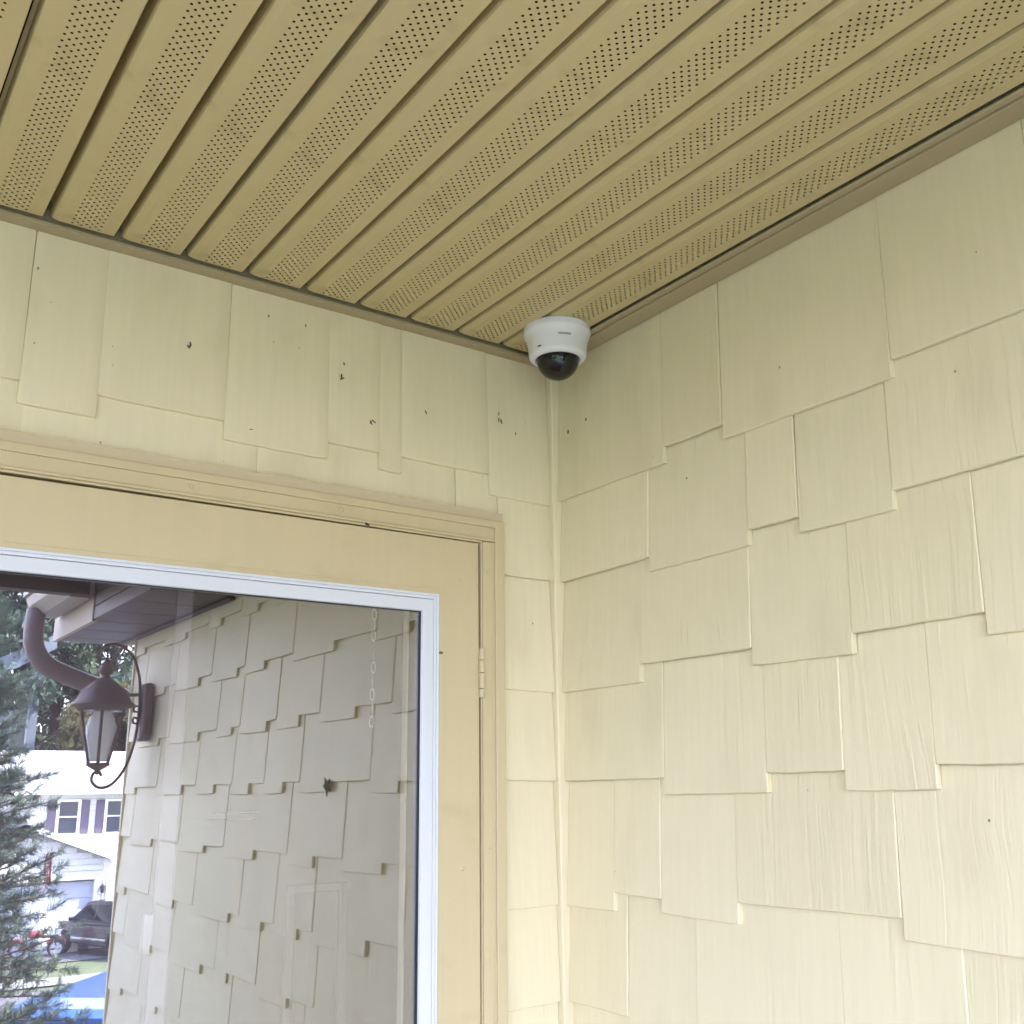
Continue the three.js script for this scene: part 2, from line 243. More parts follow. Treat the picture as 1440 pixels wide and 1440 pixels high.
// ------------------------------------------------------------------ porch ceiling: vented aluminium soffit
const TAN = [0.545, 0.46, 0.235];
const tanMap = tex(512, 512, 0.8, 0.8, true, (u, v) => { const m = 1 + 0.06 * (fbm(u * 5, v * 8, 4) - 0.5) + 0.03 * (fbm(u * 60, v * 60, 2) - 0.5); const s = Math.max(0, fbm(u * 18 + 3, v * 18, 3) - 0.68) * 0.7; return TAN.map((c) => c * m * (1 - s)); });
const tanMetal = new THREE.MeshStandardMaterial({ map: tanMap, roughness: 0.42 });
const tanTrim = std([0.40, 0.335, 0.20], 0.45);
const ceiling = thing('porch_ceiling', 'tan perforated metal soffit ceiling over the porch corner', 'ceiling');
{
  const Z0 = 0.024, Z1 = 2.86, rows = Math.floor((Z1 - Z0) / 0.015), P = 0.122;
  const quad = (a, b, c, d, out) => out.push(a, b, c, a, c, d);
  function flatGeo(gapLeft) {              // one reveal: groove at its left, then the flat with seven staggered columns of holes
    const tri = [];
    const strip = (x0, y0, x1, y1) => quad([x0, y0, Z0], [x1, y1, Z0], [x1, y1, Z1], [x0, y0, Z1], tri);
    const prof = gapLeft ? [[0.0058, 0.0240], [0.0115, 0.0235], [0.0132, 0.0085], [0.0150, 0.0036], [0.0185, 0.0021], [0.0285, 0]] : [[0.0005, 0.004], [0.0010, 0.0420], [0.0128, 0.0420], [0.0140, 0.0080], [0.0158, 0.0034], [0.0190, 0.0020], [0.0285, 0]];
    for (let i = 0; i < prof.length - 1; i++) strip(...prof[i], ...prof[i + 1]);
    const c0 = 0.0715 - 3.5 * 0.00767, cw = 0.00767, r = 0.0022, n = 8;
    strip(0.0285, 0, c0, 0); strip(c0 + 7 * cw, 0, P - 0.0004, 0); strip(P - 0.0004, 0, P + 0.0004, 0.0006); strip(P + 0.0004, 0.0006, P + 0.0005, 0.006);
    for (let k = 0; k < 7; k++) for (let j = 0; j < rows; j++) {
      const x0 = c0 + k * cw, x1 = x0 + cw, off = (k % 2) * 0.0075, za = Z0 + j * 0.015, z0 = j ? za + off : Z0, z1 = j === rows - 1 ? Z1 : za + 0.015 + off, cx = (x0 + x1) / 2, cz = za + off + 0.0075;
      const ring = [], outer = [];
      for (let q = 0; q < n; q++) { const a = (q + 0.5) / n * 2 * Math.PI; ring.push([cx + r * Math.cos(a), 0, cz + r * Math.sin(a)]); }
      // outer points: project each ring direction on the cell's border, and its corners
      const A = [x1, 0, cz], B = [x1, 0, z1], Cc = [cx, 0, z1], D = [x0, 0, z1], E = [x0, 0, cz], F = [x0, 0, z0], G = [cx, 0, z0], I = [x1, 0, z0];
      const o = [A, B, Cc, D, E, F, G, I];
      for (let q = 0; q < 8; q++) { const p0 = ring[(q + 7) % 8], p1 = ring[q], o0 = o[q]; tri.push(o0, o[(q + 1) % 8], p1, o0, p1, p0); }
    }
    const pos = new Float32Array(tri.length * 3), uv = new Float32Array(tri.length * 2), nor = new Float32Array(tri.length * 3);
    const A = new THREE.Vector3(), B = new THREE.Vector3(), C = new THREE.Vector3();
    for (let i = 0; i < tri.length; i += 3) {
      A.set(...tri[i]); B.set(...tri[i + 1]); C.set(...tri[i + 2]); const nn = B.clone().sub(A).cross(C.clone().sub(A)).normalize(); if (nn.y > 0) nn.negate();
      let order = [0, 1, 2]; const raw = B.clone().sub(A).cross(C.clone().sub(A)); if (raw.dot(nn) < 0) order = [0, 2, 1];
      order.forEach((q, k) => { const p = tri[i + q]; pos.set(p, (i + k) * 3); uv.set([p[0], p[2]], (i + k) * 2); nor.set([nn.x, nn.y, nn.z], (i + k) * 3); });
    }
    const g = new THREE.BufferGeometry(); g.setAttribute('position', new THREE.BufferAttribute(pos, 3)); g.setAttribute('normal', new THREE.BufferAttribute(nor, 3)); g.setAttribute('uv', new THREE.BufferAttribute(uv, 2)); return g;
  }
  const plain = flatGeo(false), first = flatGeo(true);
  const panelGeo = mergeGeometries([first, plain.clone().translate(P, 0, 0), plain.clone().translate(2 * P, 0, 0)]);
  // grooves at x = -0.174 - 0.122 k; a panel is three reveals wide and its open seam lies at k = 0, 3, 6, ...
  const R = rng(5);
  const lone = mesh('soffit_panel', first, tanMetal, ceiling); lone.position.set(-0.174, 2.502, 0); lone.scale.x = 0.965;
  for (let i = 0; i < 12; i++) { const m = mesh('soffit_panel', panelGeo, tanMetal, ceiling); m.position.set(-0.174 - P * (3 + 3 * i), 2.502 + (R() - 0.5) * 0.0016, 0); m.rotation.z = (R() - 0.5) * 0.002; }
  mesh('channel', [bx(-4.6, -0.03, 2.4900, 2.4985, -0.02, 0.0165, 0.0012), bx(-4.6, -0.03, 2.4925, 2.530, -0.021, 0.0035)], tanTrim, ceiling);
  mesh('channel', [bx(-0.0510, -0.036, 2.4950, 2.5015, 0.0, Z1, 0.003), bx(-0.035, 0.01, 2.4915, 2.4995, 0.001, Z1 - 0.001, 0.0015)], tanTrim, ceiling);
  mesh('roof_deck', bx(-4.7, 0.2, 2.60, 2.62, -0.3, 2.95), std([0.02, 0.015, 0.01], 0.95), ceiling);
}

// ------------------------------------------------------------------ storm door
const door = thing('storm_door', 'beige aluminium storm door with a white framed glass pane on the left wall', 'door');
const WHITE = std([0.69, 0.725, 0.78], 0.3);
{
  const X0 = -1.42;   // latch side, outside the frame of the picture
  const fr = new THREE.Group(); fr.name = 'door_frame'; door.add(fr);
  const R = rng(31);
  // ragged caulk bead and the wooden stop over the frame
  { const pts = []; const top = []; for (let i = 0; i <= 90; i++) { const x = -1.51 + i / 90 * (1.51 - 0.159); top.push([x, 2.1025 + (R() - 0.5) * 0.0032 + 0.0012 * Math.sin(i * 0.7)]); } pts.push(...top, [-0.159, 2.0835], [-1.51, 2.0835]);
    mesh('caulk', extr(pts, 0.026).translate(0, 0, -0.012), caulk, fr); }
  const frameTop = [[-1.51, 2.083], [-0.159, 2.083], [-0.159, 2.0675], [-0.159, -0.45], [-0.183, -0.45], [-0.183, 2.0665], [-1.47, 2.0665], [-1.47, -0.45], [-1.51, -0.45]];
  mesh('frame_flange', extr(frameTop, 0.034, 0.002).translate(0, 0, -0.014), doorPaint, fr);
  mesh('header', [bx(-1.47, -0.183, 2.041, 2.0665, -0.012, 0.016, 0.0012), bx(-1.47, -0.183, 2.0345, 2.041, -0.012, 0.0205, 0.003), bx(-1.47, -0.214, 2.030, 2.0345, -0.012, 0.015, 0.001)], doorPaint, fr);
  mesh('hinge_jamb', [bx(-0.2135, -0.183, -0.45, 2.0335, -0.012, 0.0165, 0.0012), bx(-0.217, -0.2135, -0.45, 2.0335, -0.012, 0.0135, 0.001), bx(-0.190, -0.1875, -0.45, 2.0335, 0.0165, 0.0178)], doorPaint, fr);
  mesh('jamb_recess', [bx(-1.47, -0.183, 2.012, 2.07, -0.05, -0.0125), bx(-0.24, -0.183, -0.45, 2.012, -0.05, -0.0125)], darkGap, fr);
  // the leaf hangs a little low on its latch side, which leaves the dark wedge over it
  const leaf = new THREE.Group(); leaf.name = 'door_leaf'; door.add(leaf);
  leaf.position.set(-0.2245, 2.0285, 0); leaf.rotation.z = 0.0035;
  const L = (x) => x + 0.2245, Y = (y) => y - 2.0285;
  const out = [[X0, -0.44], [-0.2255, -0.44], [-0.2255, 2.0275], [X0, 2.0275]].map(([x, y]) => [L(x), Y(y)]);
  const hole = [[X0 + 0.098, -0.2], [-0.312, -0.2], [-0.312, 1.915], [X0 + 0.098, 1.915]].map(([x, y]) => [L(x), Y(y)]);
  mesh('leaf_frame', extr(out, 0.030, 0.002, [hole.slice().reverse()]).translate(0, 0, -0.012), doorPaint, leaf);
  const ring = (x0, x1, y0, y1, w) => [[[x0, y0], [x1, y0], [x1, y1], [x0, y1]].map(([x, y]) => [L(x), Y(y)]), [[x0 + w, y0 + w], [x0 + w, y1 - w], [x1 - w, y1 - w], [x1 - w, y0 + w]].map(([x, y]) => [L(x), Y(y)])];
  const rg = (x0, x1, y0, y1, w, d, z, b) => { const [o, i] = ring(x0, x1, y0, y1, w); return extr(o, d, b, [i]).translate(0, 0, z); };
  mesh('panel_bead', rg(X0 + 0.097, -0.311, -0.201, 1.916, 0.0125, 0.006, 0.0135, 0.001), doorPaint, leaf);
  mesh('pane_gasket', rg(X0 + 0.109, -0.3225, -0.19, 1.9085, 0.003, 0.006, 0.010, 0), std([0.03, 0.03, 0.035], 0.7), leaf);
  mesh('pane_frame', [rg(X0 + 0.111, -0.3245, -0.188, 1.9065, 0.005, 0.011, 0.010, 0.001), rg(X0 + 0.116, -0.3295, -0.183, 1.9015, 0.006, 0.008, 0.010, 0.001), rg(X0 + 0.123, -0.3365, -0.176, 1.8945, 0.0255, 0.010, 0.009, 0.0015)], WHITE, leaf);
  mesh('pane_seal', rg(X0 + 0.147, -0.3605, -0.152, 1.8705, 0.0022, 0.006, 0.004, 0), std([0.02, 0.02, 0.022], 0.6), leaf);
  const glassM = new THREE.MeshPhysicalMaterial({ color: 0xffffff, roughness: 0, transmission: 1, thickness: 0, ior: 2.3 });
  const pane = (z) => new THREE.PlaneGeometry(-0.362 - X0 - 0.147, 2.02).translate(L((X0 + 0.147 - 0.3605) / 2), Y((-0.152 + 1.8705) / 2), z);
  mesh('glass_pane', [pane(0.0058), pane(0.0040), pane(0.0022)], glassM, leaf);
  mesh('pane_label', [bx(L(-0.765), L(-0.69), Y(1.482), Y(1.4845), 0.0066, 0.0069), bx(L(-0.775), L(-0.688), Y(1.4705), Y(1.4725), 0.0066, 0.0069)], new THREE.MeshStandardMaterial({ color: 0xdddddd, roughness: 0.8, transparent: true, opacity: 0.14 }), leaf);
  // screws: shallow round caps
  const scr = (x, y, z, p) => { const g = lathe([[0, 0.0022], [0.0028, 0.002], [0.0046, 0.0009], [0.0052, 0]], 16).rotateX(Math.PI / 2).translate(x, y, z); const m = mesh('screw', g, doorPaint, p); const s = mesh('slot', bx(x - 0.0022, x + 0.0022, y - 0.0005, y + 0.0005, z + 0.0015, z + 0.0023), caulk, m); return s; };
  for (const [x, y] of [[-0.8505, 2.0555], [-0.245, 2.0535], [-0.2005, 1.967], [-0.1995, 1.397], [-0.2, 0.8], [-0.55, 2.0555]]) scr(x, y, 0.0162, fr);
  for (const [x, y] of [[-0.2699, 1.9397], [-0.2666, 1.3666]]) scr(L(x), Y(y), 0.0178, leaf);
  const hinge = new THREE.Group(); hinge.name = 'hinge'; door.add(hinge);
  for (let k = 0; k < 4; k++) { const h = [0.026, 0.026, 0.032, 0.018][k], y0 = 1.8025 - [0, 0.0265, 0.053, 0.0855][k]; mesh('knuckle', new THREE.CylinderGeometry(0.0064, 0.0064, h - 0.0016, 16).translate(-0.2202, y0 - h / 2, 0.0225), doorPaint, hinge); }
  mesh('hinge_plate', bx(-0.2255, -0.2148, 1.699, 1.8025, 0.016, 0.0178), doorPaint, hinge);
  const bug = mesh('insect_casing', new THREE.CapsuleGeometry(0.0022, 0.006, 3, 6).rotateZ(1.2), std([0.03, 0.02, 0.01], 0.8), door); bug.position.set(-0.4931, 2.032, 0.019);
  const clip = mesh('clip', bx(-0.3235, -0.3165, 1.7835, 1.7885, 0.0178, 0.0235, 0.001), std([0.15, 0.12, 0.08], 0.6), leaf); clip.position.set(0.2245, -2.0285, 0);
}
// wind chain behind the glass
{
  const chain = thing('door_chain', 'thin metal chain hanging behind the storm door glass at its upper right', 'chain', [-0.442, 1.872, -0.04]);
  const cm = std([0.36, 0.36, 0.34], 0.35, { metalness: 0.7 });
  for (let k = 0; k < 9; k++) { const g = new THREE.TorusGeometry(0.0055, 0.0012, 8, 20); g.scale(0.85, 2.0, 0.85); if (k % 2) g.rotateY(1.25); const m = mesh('link', g, cm, chain); m.position.set(0.0006 * Math.sin(k * 2), -0.010 - k * 0.0268 * (k > 2 ? 1.0 : 0.8), 0); }
}
// inner door in the dark hall behind
{
  const inner = thing('entry_door', 'dim panelled entry door seen through the storm door glass', 'door');
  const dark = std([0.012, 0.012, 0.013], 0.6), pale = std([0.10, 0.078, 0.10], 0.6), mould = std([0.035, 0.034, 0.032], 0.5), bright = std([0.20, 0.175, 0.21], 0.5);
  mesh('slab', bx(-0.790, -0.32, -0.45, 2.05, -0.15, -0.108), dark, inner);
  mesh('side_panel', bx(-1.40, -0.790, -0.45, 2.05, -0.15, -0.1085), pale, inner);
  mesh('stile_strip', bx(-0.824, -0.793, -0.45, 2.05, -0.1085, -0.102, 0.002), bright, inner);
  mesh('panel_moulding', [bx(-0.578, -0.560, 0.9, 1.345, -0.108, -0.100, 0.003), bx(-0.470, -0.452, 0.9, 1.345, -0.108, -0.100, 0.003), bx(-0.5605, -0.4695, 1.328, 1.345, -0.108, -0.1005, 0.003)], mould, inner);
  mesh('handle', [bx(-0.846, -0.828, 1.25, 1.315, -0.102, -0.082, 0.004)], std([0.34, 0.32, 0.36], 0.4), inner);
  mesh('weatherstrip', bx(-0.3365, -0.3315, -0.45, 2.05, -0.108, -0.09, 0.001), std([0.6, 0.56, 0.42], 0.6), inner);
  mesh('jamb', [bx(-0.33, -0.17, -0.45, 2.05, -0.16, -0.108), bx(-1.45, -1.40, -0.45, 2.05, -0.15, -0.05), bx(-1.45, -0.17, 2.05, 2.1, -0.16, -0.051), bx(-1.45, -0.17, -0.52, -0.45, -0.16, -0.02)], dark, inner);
}

// ------------------------------------------------------------------ dome camera under the ceiling
{
  const cam = thing('dome_camera', 'white security dome camera with a dark bubble under the ceiling corner', 'security camera', [-0.105, 2.4925, 0.155]);
  const shell = std([0.80, 0.80, 0.83], 0.35), R0 = 0.0745;
  mesh('housing', lathe([[0.03, 0.012], [R0 - 0.002, 0.012], [R0, 0.010], [R0, -0.002], [R0 - 0.0006, -0.0045], [R0 - 0.0035, -0.0105], [R0 - 0.0065, -0.018], [R0 - 0.0092, -0.032], [R0 - 0.0108, -0.052], [R0 - 0.0125, -0.0575], [R0 - 0.0165, -0.0615], [R0 - 0.022, -0.0628], [0.0495, -0.0624], [0.0478, -0.0605], [0.0474, -0.056], [0.0474, -0.03]], 96), shell, cam);
  const bub = []; for (let i = 0; i <= 22; i++) { const a = i / 22 * Math.PI / 2; bub.push([0.0468 * Math.cos(a) + 1e-5, -0.060 - 0.0468 * Math.sin(a)]); }
  mesh('bubble', lathe(bub, 64), new THREE.MeshPhysicalMaterial({ color: new THREE.Color().setRGB(0.12, 0.12, 0.16), roughness: 0.02, transmission: 1, thickness: 0, ior: 1.55 }), cam);
  mesh('inner_shroud', new THREE.SphereGeometry(0.0425, 40, 24).translate(0, -0.058, 0), std([0.012, 0.012, 0.016], 0.35), cam);
  const toCam = new THREE.Vector3(-1.31, -0.95, 1.67).normalize();
  const eye = new THREE.Group(); eye.name = 'lens'; cam.add(eye); eye.position.set(0, -0.058, 0);
  eye.quaternion.setFromUnitVectors(new THREE.Vector3(0, 0, 1), toCam.clone().add(new THREE.Vector3(0.14, -0.12, 0.1)).normalize());
  mesh('lens_barrel', new THREE.CylinderGeometry(0.0095, 0.011, 0.010, 32, 1, true).rotateX(Math.PI / 2).translate(0, 0, 0.0415), std([0.05, 0.05, 0.075], 0.25), eye);
  mesh('lens_glass', new THREE.SphereGeometry(0.013, 24, 12, 0, 6.3, 0, 0.72).rotateX(Math.PI / 2).translate(0, 0, 0.032), phys([0.02, 0.02, 0.09], 0.05, { clearcoat: 1 }), eye);
  mesh('sensor_window', new THREE.TorusGeometry(0.0052, 0.0016, 10, 28).translate(0, 0.0185, 0.0385), std([0.06, 0.06, 0.1], 0.25), eye);
  const dirAt = (deg) => { const f = new THREE.Vector2(-0.617, 0.787), r = new THREE.Vector2(0.816, 0.578), a = deg * Math.PI / 180; return [f.x * Math.cos(a) + r.x * Math.sin(a), f.y * Math.cos(a) + r.y * Math.sin(a)]; };
  for (const [d, nm] of [[-38, 'screw'], [52, 'screw']]) { const [dx, dz] = dirAt(d), rr = R0 - 0.0112; const g = bx(-0.0042, 0.0042, -0.001, 0.001, -0.001, 0.0012); const m = mesh(nm, g, std([0.05, 0.05, 0.06], 0.5), cam); m.position.set(dx * rr, -0.0485, dz * rr); m.rotation.y = Math.atan2(dx, dz); }
  // printed maker's wordmark
  const cv = document.createElement('canvas'); cv.width = 512; cv.height = 96; const c = cv.getContext('2d');
  c.fillStyle = '#000'; c.fillRect(0, 0, 512, 96); c.fillStyle = '#fff'; c.font = 'bold 84px sans-serif'; c.textAlign = 'center'; c.textBaseline = 'middle'; c.fillText('HIKVISION', 256, 50, 490);
  const al = new THREE.CanvasTexture(cv); al.magFilter = THREE.LinearFilter;
  const [lx, lz] = dirAt(14), mid = Math.atan2(lx, lz), span = 0.50, pg = new THREE.PlaneGeometry(1, 1, 16, 1), pp = pg.attributes.position;
  for (let i = 0; i < pp.count; i++) { const a = mid + pp.getX(i) * span, y = -0.0262 + pp.getY(i) * 0.0066, rr = 0.0745 - 0.0078 - (-0.0262 + 0.02 - pp.getY(i) * 0.0066 > 0 ? 0 : 0) + 0.0004 - (-y - 0.0262) * 0.2; pp.setXYZ(i, Math.sin(a) * rr, y, Math.cos(a) * rr); }
  pg.computeVertexNormals();
  mesh('wordmark', pg, new THREE.MeshStandardMaterial({ color: 0x333338, roughness: 0.5, alphaMap: al, transparent: true }), cam);
}

// ------------------------------------------------------------------ wall lantern at the end of the side wall
{
  const lan = thing('wall_lantern', 'dark bronze scrolled carriage lantern mounted at the far end of the side wall', 'lantern', [0, 0, 3.085]);
  const br = std([0.13, 0.08, 0.055], 0.45, { metalness: 0.3 });
  const oct = new THREE.Shape(); [[-0.035, -0.13], [0.035, -0.13], [0.06, -0.1], [0.06, 0.1], [0.035, 0.13], [-0.035, 0.13], [-0.06, 0.1], [-0.06, -0.1]].forEach((p, i) => (i ? oct.lineTo(...p) : oct.moveTo(...p)));
  mesh('back_plate', extr(oct, 0.042, 0.012).rotateY(-Math.PI / 2).translate(0, 1.872, 0), br, lan);
  mesh('scroll', tube([[-0.236, 2.085, 0], [-0.252, 2.115, 0], [-0.225, 2.16, 0], [-0.17, 2.172, 0], [-0.105, 2.135, 0], [-0.062, 2.04, 0], [-0.05, 1.94, 0], [-0.05, 1.83, 0], [-0.062, 1.72, 0], [-0.098, 1.61, 0], [-0.15, 1.548, 0], [-0.198, 1.54, 0], [-0.23, 1.572, 0], [-0.22, 1.604, 0], [-0.198, 1.606, 0], [-0.19, 1.588, 0]], 0.0068, 110, 8), br, lan);
  mesh('bracket', [rodBetween([-0.04, 1.95, 0], [-0.13, 1.945, 0], 0.008), tube([[-0.045, 1.9, 0], [-0.07, 1.895, 0], [-0.072, 1.875, 0], [-0.056, 1.872, 0]], 0.005, 20, 6), tube([[-0.045, 1.84, 0], [-0.07, 1.845, 0], [-0.072, 1.825, 0], [-0.056, 1.818, 0]], 0.005, 20, 6)], br, lan);
  const cx = -0.208;
  mesh('roof', lathe([[0, 2.115], [0.012, 2.11], [0.006, 2.098], [0.02, 2.085], [0.034, 2.06], [0.03, 2.04], [0.018, 2.03], [0.022, 2.02], [0.05, 2.0], [0.098, 1.962], [0.118, 1.915], [0.135, 1.902], [0.136, 1.892], [0.112, 1.884], [0.104, 1.872], [0, 1.872]], 32).translate(cx, 0, 0), br, lan);
  const bot = 1.64, top = 1.874; const ang = (k) => k / 6 * 2 * Math.PI + 0.26;
  for (let k = 0; k < 6; k++) mesh('cage_bar', rodBetween([cx + 0.045 * Math.cos(ang(k)), bot, 0.045 * Math.sin(ang(k))], [cx + 0.104 * Math.cos(ang(k)), top, 0.104 * Math.sin(ang(k))], 0.007, 6), br, lan);
  const gl = new THREE.MeshPhysicalMaterial({ color: 0xffffff, roughness: 0.03, transmission: 1, thickness: 0, ior: 1.5 });
  mesh('glass', new THREE.CylinderGeometry(0.1, 0.044, top - bot, 6, 1, true).rotateY(-0.26 + Math.PI / 2).translate(cx, (top + bot) / 2, 0), gl, lan);
  mesh('chimney', lathe([[0.034, 1.652], [0.046, 1.69], [0.060, 1.75], [0.064, 1.80], [0.052, 1.845], [0.034, 1.868]], 24).translate(cx, 0, 0), new THREE.MeshPhysicalMaterial({ color: new THREE.Color().setRGB(0.93, 0.94, 0.96), roughness: 0.75, transmission: 0.35, thickness: 0 }), lan);
  mesh('base', lathe([[0, 1.592], [0.008, 1.598], [0.012, 1.612], [0.03, 1.622], [0.05, 1.634], [0.05, 1.645], [0, 1.645]], 24).translate(cx, 0, 0), br, lan);
}

// ------------------------------------------------------------------ low eave at the end of the side wall, gutter, beam
const beige = std([0.50, 0.40, 0.28], 0.5), brown = std([0.10, 0.068, 0.065], 0.5);
{
  const eave = thing('eave', 'boxed eave with striped soffit running above the lantern along the side wall', 'eave');
  mesh('fascia', bx(-0.33, -0.31, 2.245, 2.44, 2.89, 3.68), beige, eave);
  mesh('end_cap', bx(-0.305, 0.4, 2.251, 2.44, 3.66, 3.679), beige, eave);
  mesh('corner_trim', bx(-0.338, -0.322, 2.24, 2.46, 2.868, 2.889, 0.003), brown, eave);
  for (let k = 0; k < 11; k++) { const z0 = 2.05 + k * 0.147; mesh('soffit_board', bx(-0.308, -0.03, 2.250 + (k % 2) * 0.001, 2.262, z0 + 0.002, z0 + 0.145, 0.003), brown, eave); }
  mesh('wall_trim', bx(-0.031, -0.004, 2.238, 2.249, 2.05, 3.67, 0.003), brown, eave);
  for (let k = 0; k < 4; k++) mesh('face_board', bx(-0.334, -0.31, 2.246 + k * 0.06, 2.302 + k * 0.06, 2.05, 2.866, 0.004), std([0.15, 0.105, 0.1], 0.5), eave);
  mesh('core', bx(-0.309, 0.02, 2.265, 2.5, 2.05, 3.655), brown, eave);
  const gut = thing('rain_gutter', 'beige gutter with a curved brown downspout beside the lantern', 'gutter');
  const prof = [[-0.345, 2.46], [-0.345, 2.345], [-0.43, 2.345], [-0.475, 2.39], [-0.49, 2.43], [-0.505, 2.435], [-0.505, 2.46], [-0.495, 2.46], [-0.49, 2.445], [-0.47, 2.44], [-0.425, 2.355], [-0.355, 2.355], [-0.355, 2.46]];
  mesh('trough', extr(prof, 0.66).translate(0, 0, 2.92), std([0.42, 0.35, 0.3], 0.4), gut);
  mesh('end_plate', extr([[-0.345, 2.46], [-0.345, 2.345], [-0.43, 2.345], [-0.475, 2.39], [-0.49, 2.43], [-0.5, 2.46]], 0.004).translate(0, 0, 3.581), beige, gut);
  const ds = tube([[-0.45, 2.37, 3.5], [-0.455, 2.28, 3.5], [-0.44, 2.18, 3.5], [-0.385, 2.11, 3.5], [-0.30, 2.07, 3.5], [-0.1, 2.0, 3.5], [0.05, 1.945, 3.5]], 0.045, 60, 14);
  mesh('downspout', ds, std([0.2, 0.14, 0.13], 0.4), gut);
  const beam = thing('porch_beam', 'brown boxed beam along the front edge of the porch ceiling', 'beam');
  mesh('beam_face', bx(-4.7, -0.36, 2.352, 2.60, 2.875, 2.95), brown, beam);
}
// the house itself: what shades the porch
{
  const shell = thing('house_shell', 'cream house with grey roof to which the porch corner belongs', 'house');
  const wallM = std([0.6, 0.54, 0.4], 0.7), roofM = std([0.12, 0.115, 0.11], 0.9);
  mesh('wall', [bx(-8, 6.5, 2.66, 5.2, -7, -0.2), bx(-8, -3.0, -0.7, 2.66, -7, -0.05), bx(-1.5, 6.5, -0.6, 2.0, -7, -0.3), bx(0.14, 6.5, -0.7, 2.55, -0.18, ZEND - 0.02)], wallM, shell);
  mesh('roof', [extr([[-0.5, 5.2], [-3.6, 7.2], [-7.3, 5.2]], 15.3).rotateY(-Math.PI / 2).translate(6.9, 0, 0).scale(1, 1, 1).translate(0, 0, 0.8), extr([[0.14, 2.52], [3.3, 4.0], [6.8, 2.52]], 4.3).translate(0, 0, -0.6), bx(-4.7, 0.2, 2.63, 2.75, -0.2, 2.95)], roofM, shell);
  mesh('porch_floor', bx(-4.6, 0.02, -0.65, -0.5, -0.05, 2.9), std([0.24, 0.15, 0.09], 0.8), shell);
}

// ------------------------------------------------------------------ ground, drive, street
const yAt = (z) => { const K = [[-80, -0.66], [3.2, -0.66], [5, -0.85], [9.3, -1.93], [14, -2.6], [20, -3.15], [28, -3.7], [200, -3.7]]; for (let i = 1; i < K.length; i++) if (z <= K[i][0]) { const t = (z - K[i - 1][0]) / (K[i][0] - K[i - 1][0]); return K[i - 1][1] + (K[i][1] - K[i - 1][1]) * t; } return -3.7; };
function sheet(name, x0, x1, z0, z1, lift, mat) {
  const nz = Math.max(2, Math.round((z1 - z0) / 1.2)), nx = 4, g = new THREE.PlaneGeometry(x1 - x0, z1 - z0, nx, nz).rotateX(-Math.PI / 2).translate((x0 + x1) / 2, 0, (z0 + z1) / 2), p = g.attributes.position, u = g.attributes.uv;
  for (let i = 0; i < p.count; i++) { p.setY(i, yAt(p.getZ(i)) + lift); u.setXY(i, p.getX(i), p.getZ(i)); } g.computeVertexNormals();
  const m = mesh(name, g, mat); m.userData.kind = 'structure'; return m;
}
const grassMap = tex(512, 512, 5, 5, true, (u, v) => { const n = fbm(u * 30, v * 30, 4), k = fbm(u * 140, v * 140, 2); return [0.075 + 0.06 * n * k * 2, 0.095 + 0.07 * n * k * 2, 0.05 + 0.03 * n]; });
const concMap = tex(512, 512, 4, 4, true, (u, v) => { const n = 0.85 + 0.3 * fbm(u * 40, v * 40, 4); return [0.26 * n, 0.25 * n, 0.235 * n]; });
const asphMap = tex(512, 512, 4, 4, true, (u, v) => { const n = 0.8 + 0.4 * fbm(u * 90, v * 90, 3); return [0.12 * n, 0.12 * n, 0.125 * n]; });
const grassM = new THREE.MeshStandardMaterial({ map: grassMap, roughness: 0.95 }), concM = new THREE.MeshStandardMaterial({ map: concMap, roughness: 0.9 }), asphM = new THREE.MeshStandardMaterial({ map: asphMap, roughness: 0.95 });
sheet('ground', -160, 160, -90, 220, 0, grassM);
sheet('driveway', 0.3, 6.4, 3.45, 27.9, 0.02, concM);
sheet('path', -4.5, 0.2, 2.95, 7.5, 0.016, concM);
sheet('road', -120, 120, 24.6, 30.6, 0.03, asphM);
sheet('pavement', -120, 120, 31.1, 32.4, 0.05, concM);
sheet('driveway', 2.2, 12.5, 35.4, 37.95, 0.03, asphM);

// ------------------------------------------------------------------ trees
function leafCloud(R, n, place, size, flat = 0.5) {
  const pos = new Float32Array(n * 18), nor = new Float32Array(n * 18), q = new THREE.Quaternion(), e = new THREE.Euler(), a = new THREE.Vector3();
  const quad = [[-0.5, 0, 0], [0, -0.3, 0.08], [0.5, 0, 0], [-0.5, 0, 0], [0.5, 0, 0], [0, 0.3, 0.08]], N = new THREE.Vector3();
  for (let i = 0; i < n; i++) {
    const [p, dir, s0] = place(R, i), s = size * (0.6 + 0.8 * R()) * (s0 ?? 1);
    if (dir) q.setFromUnitVectors(new THREE.Vector3(1, 0, 0), dir); else { e.set(R() * 6.3, R() * 6.3, R() * 6.3); q.setFromEuler(e); }
    N.set(0, 0, 1).applyQuaternion(q);
    for (let k = 0; k < 6; k++) { a.set(quad[k][0], quad[k][1] * flat * 2, quad[k][2]).multiplyScalar(s).applyQuaternion(q).add(p); pos.set([a.x, a.y, a.z], i * 18 + k * 3); nor.set([N.x, N.y, N.z], i * 18 + k * 3); }
  }
  const g = new THREE.BufferGeometry(); g.setAttribute('position', new THREE.BufferAttribute(pos, 3)); g.setAttribute('normal', new THREE.BufferAttribute(nor, 3)); g.setAttribute('uv', new THREE.BufferAttribute(new Float32Array(n * 12), 2)); return g;
}
const bark = std([0.09, 0.065, 0.045], 0.95);
const leafM = (c) => new THREE.MeshPhysicalMaterial({ color: new THREE.Color().setRGB(...c), roughness: 0.9, transmission: 0.35, thickness: 0 });
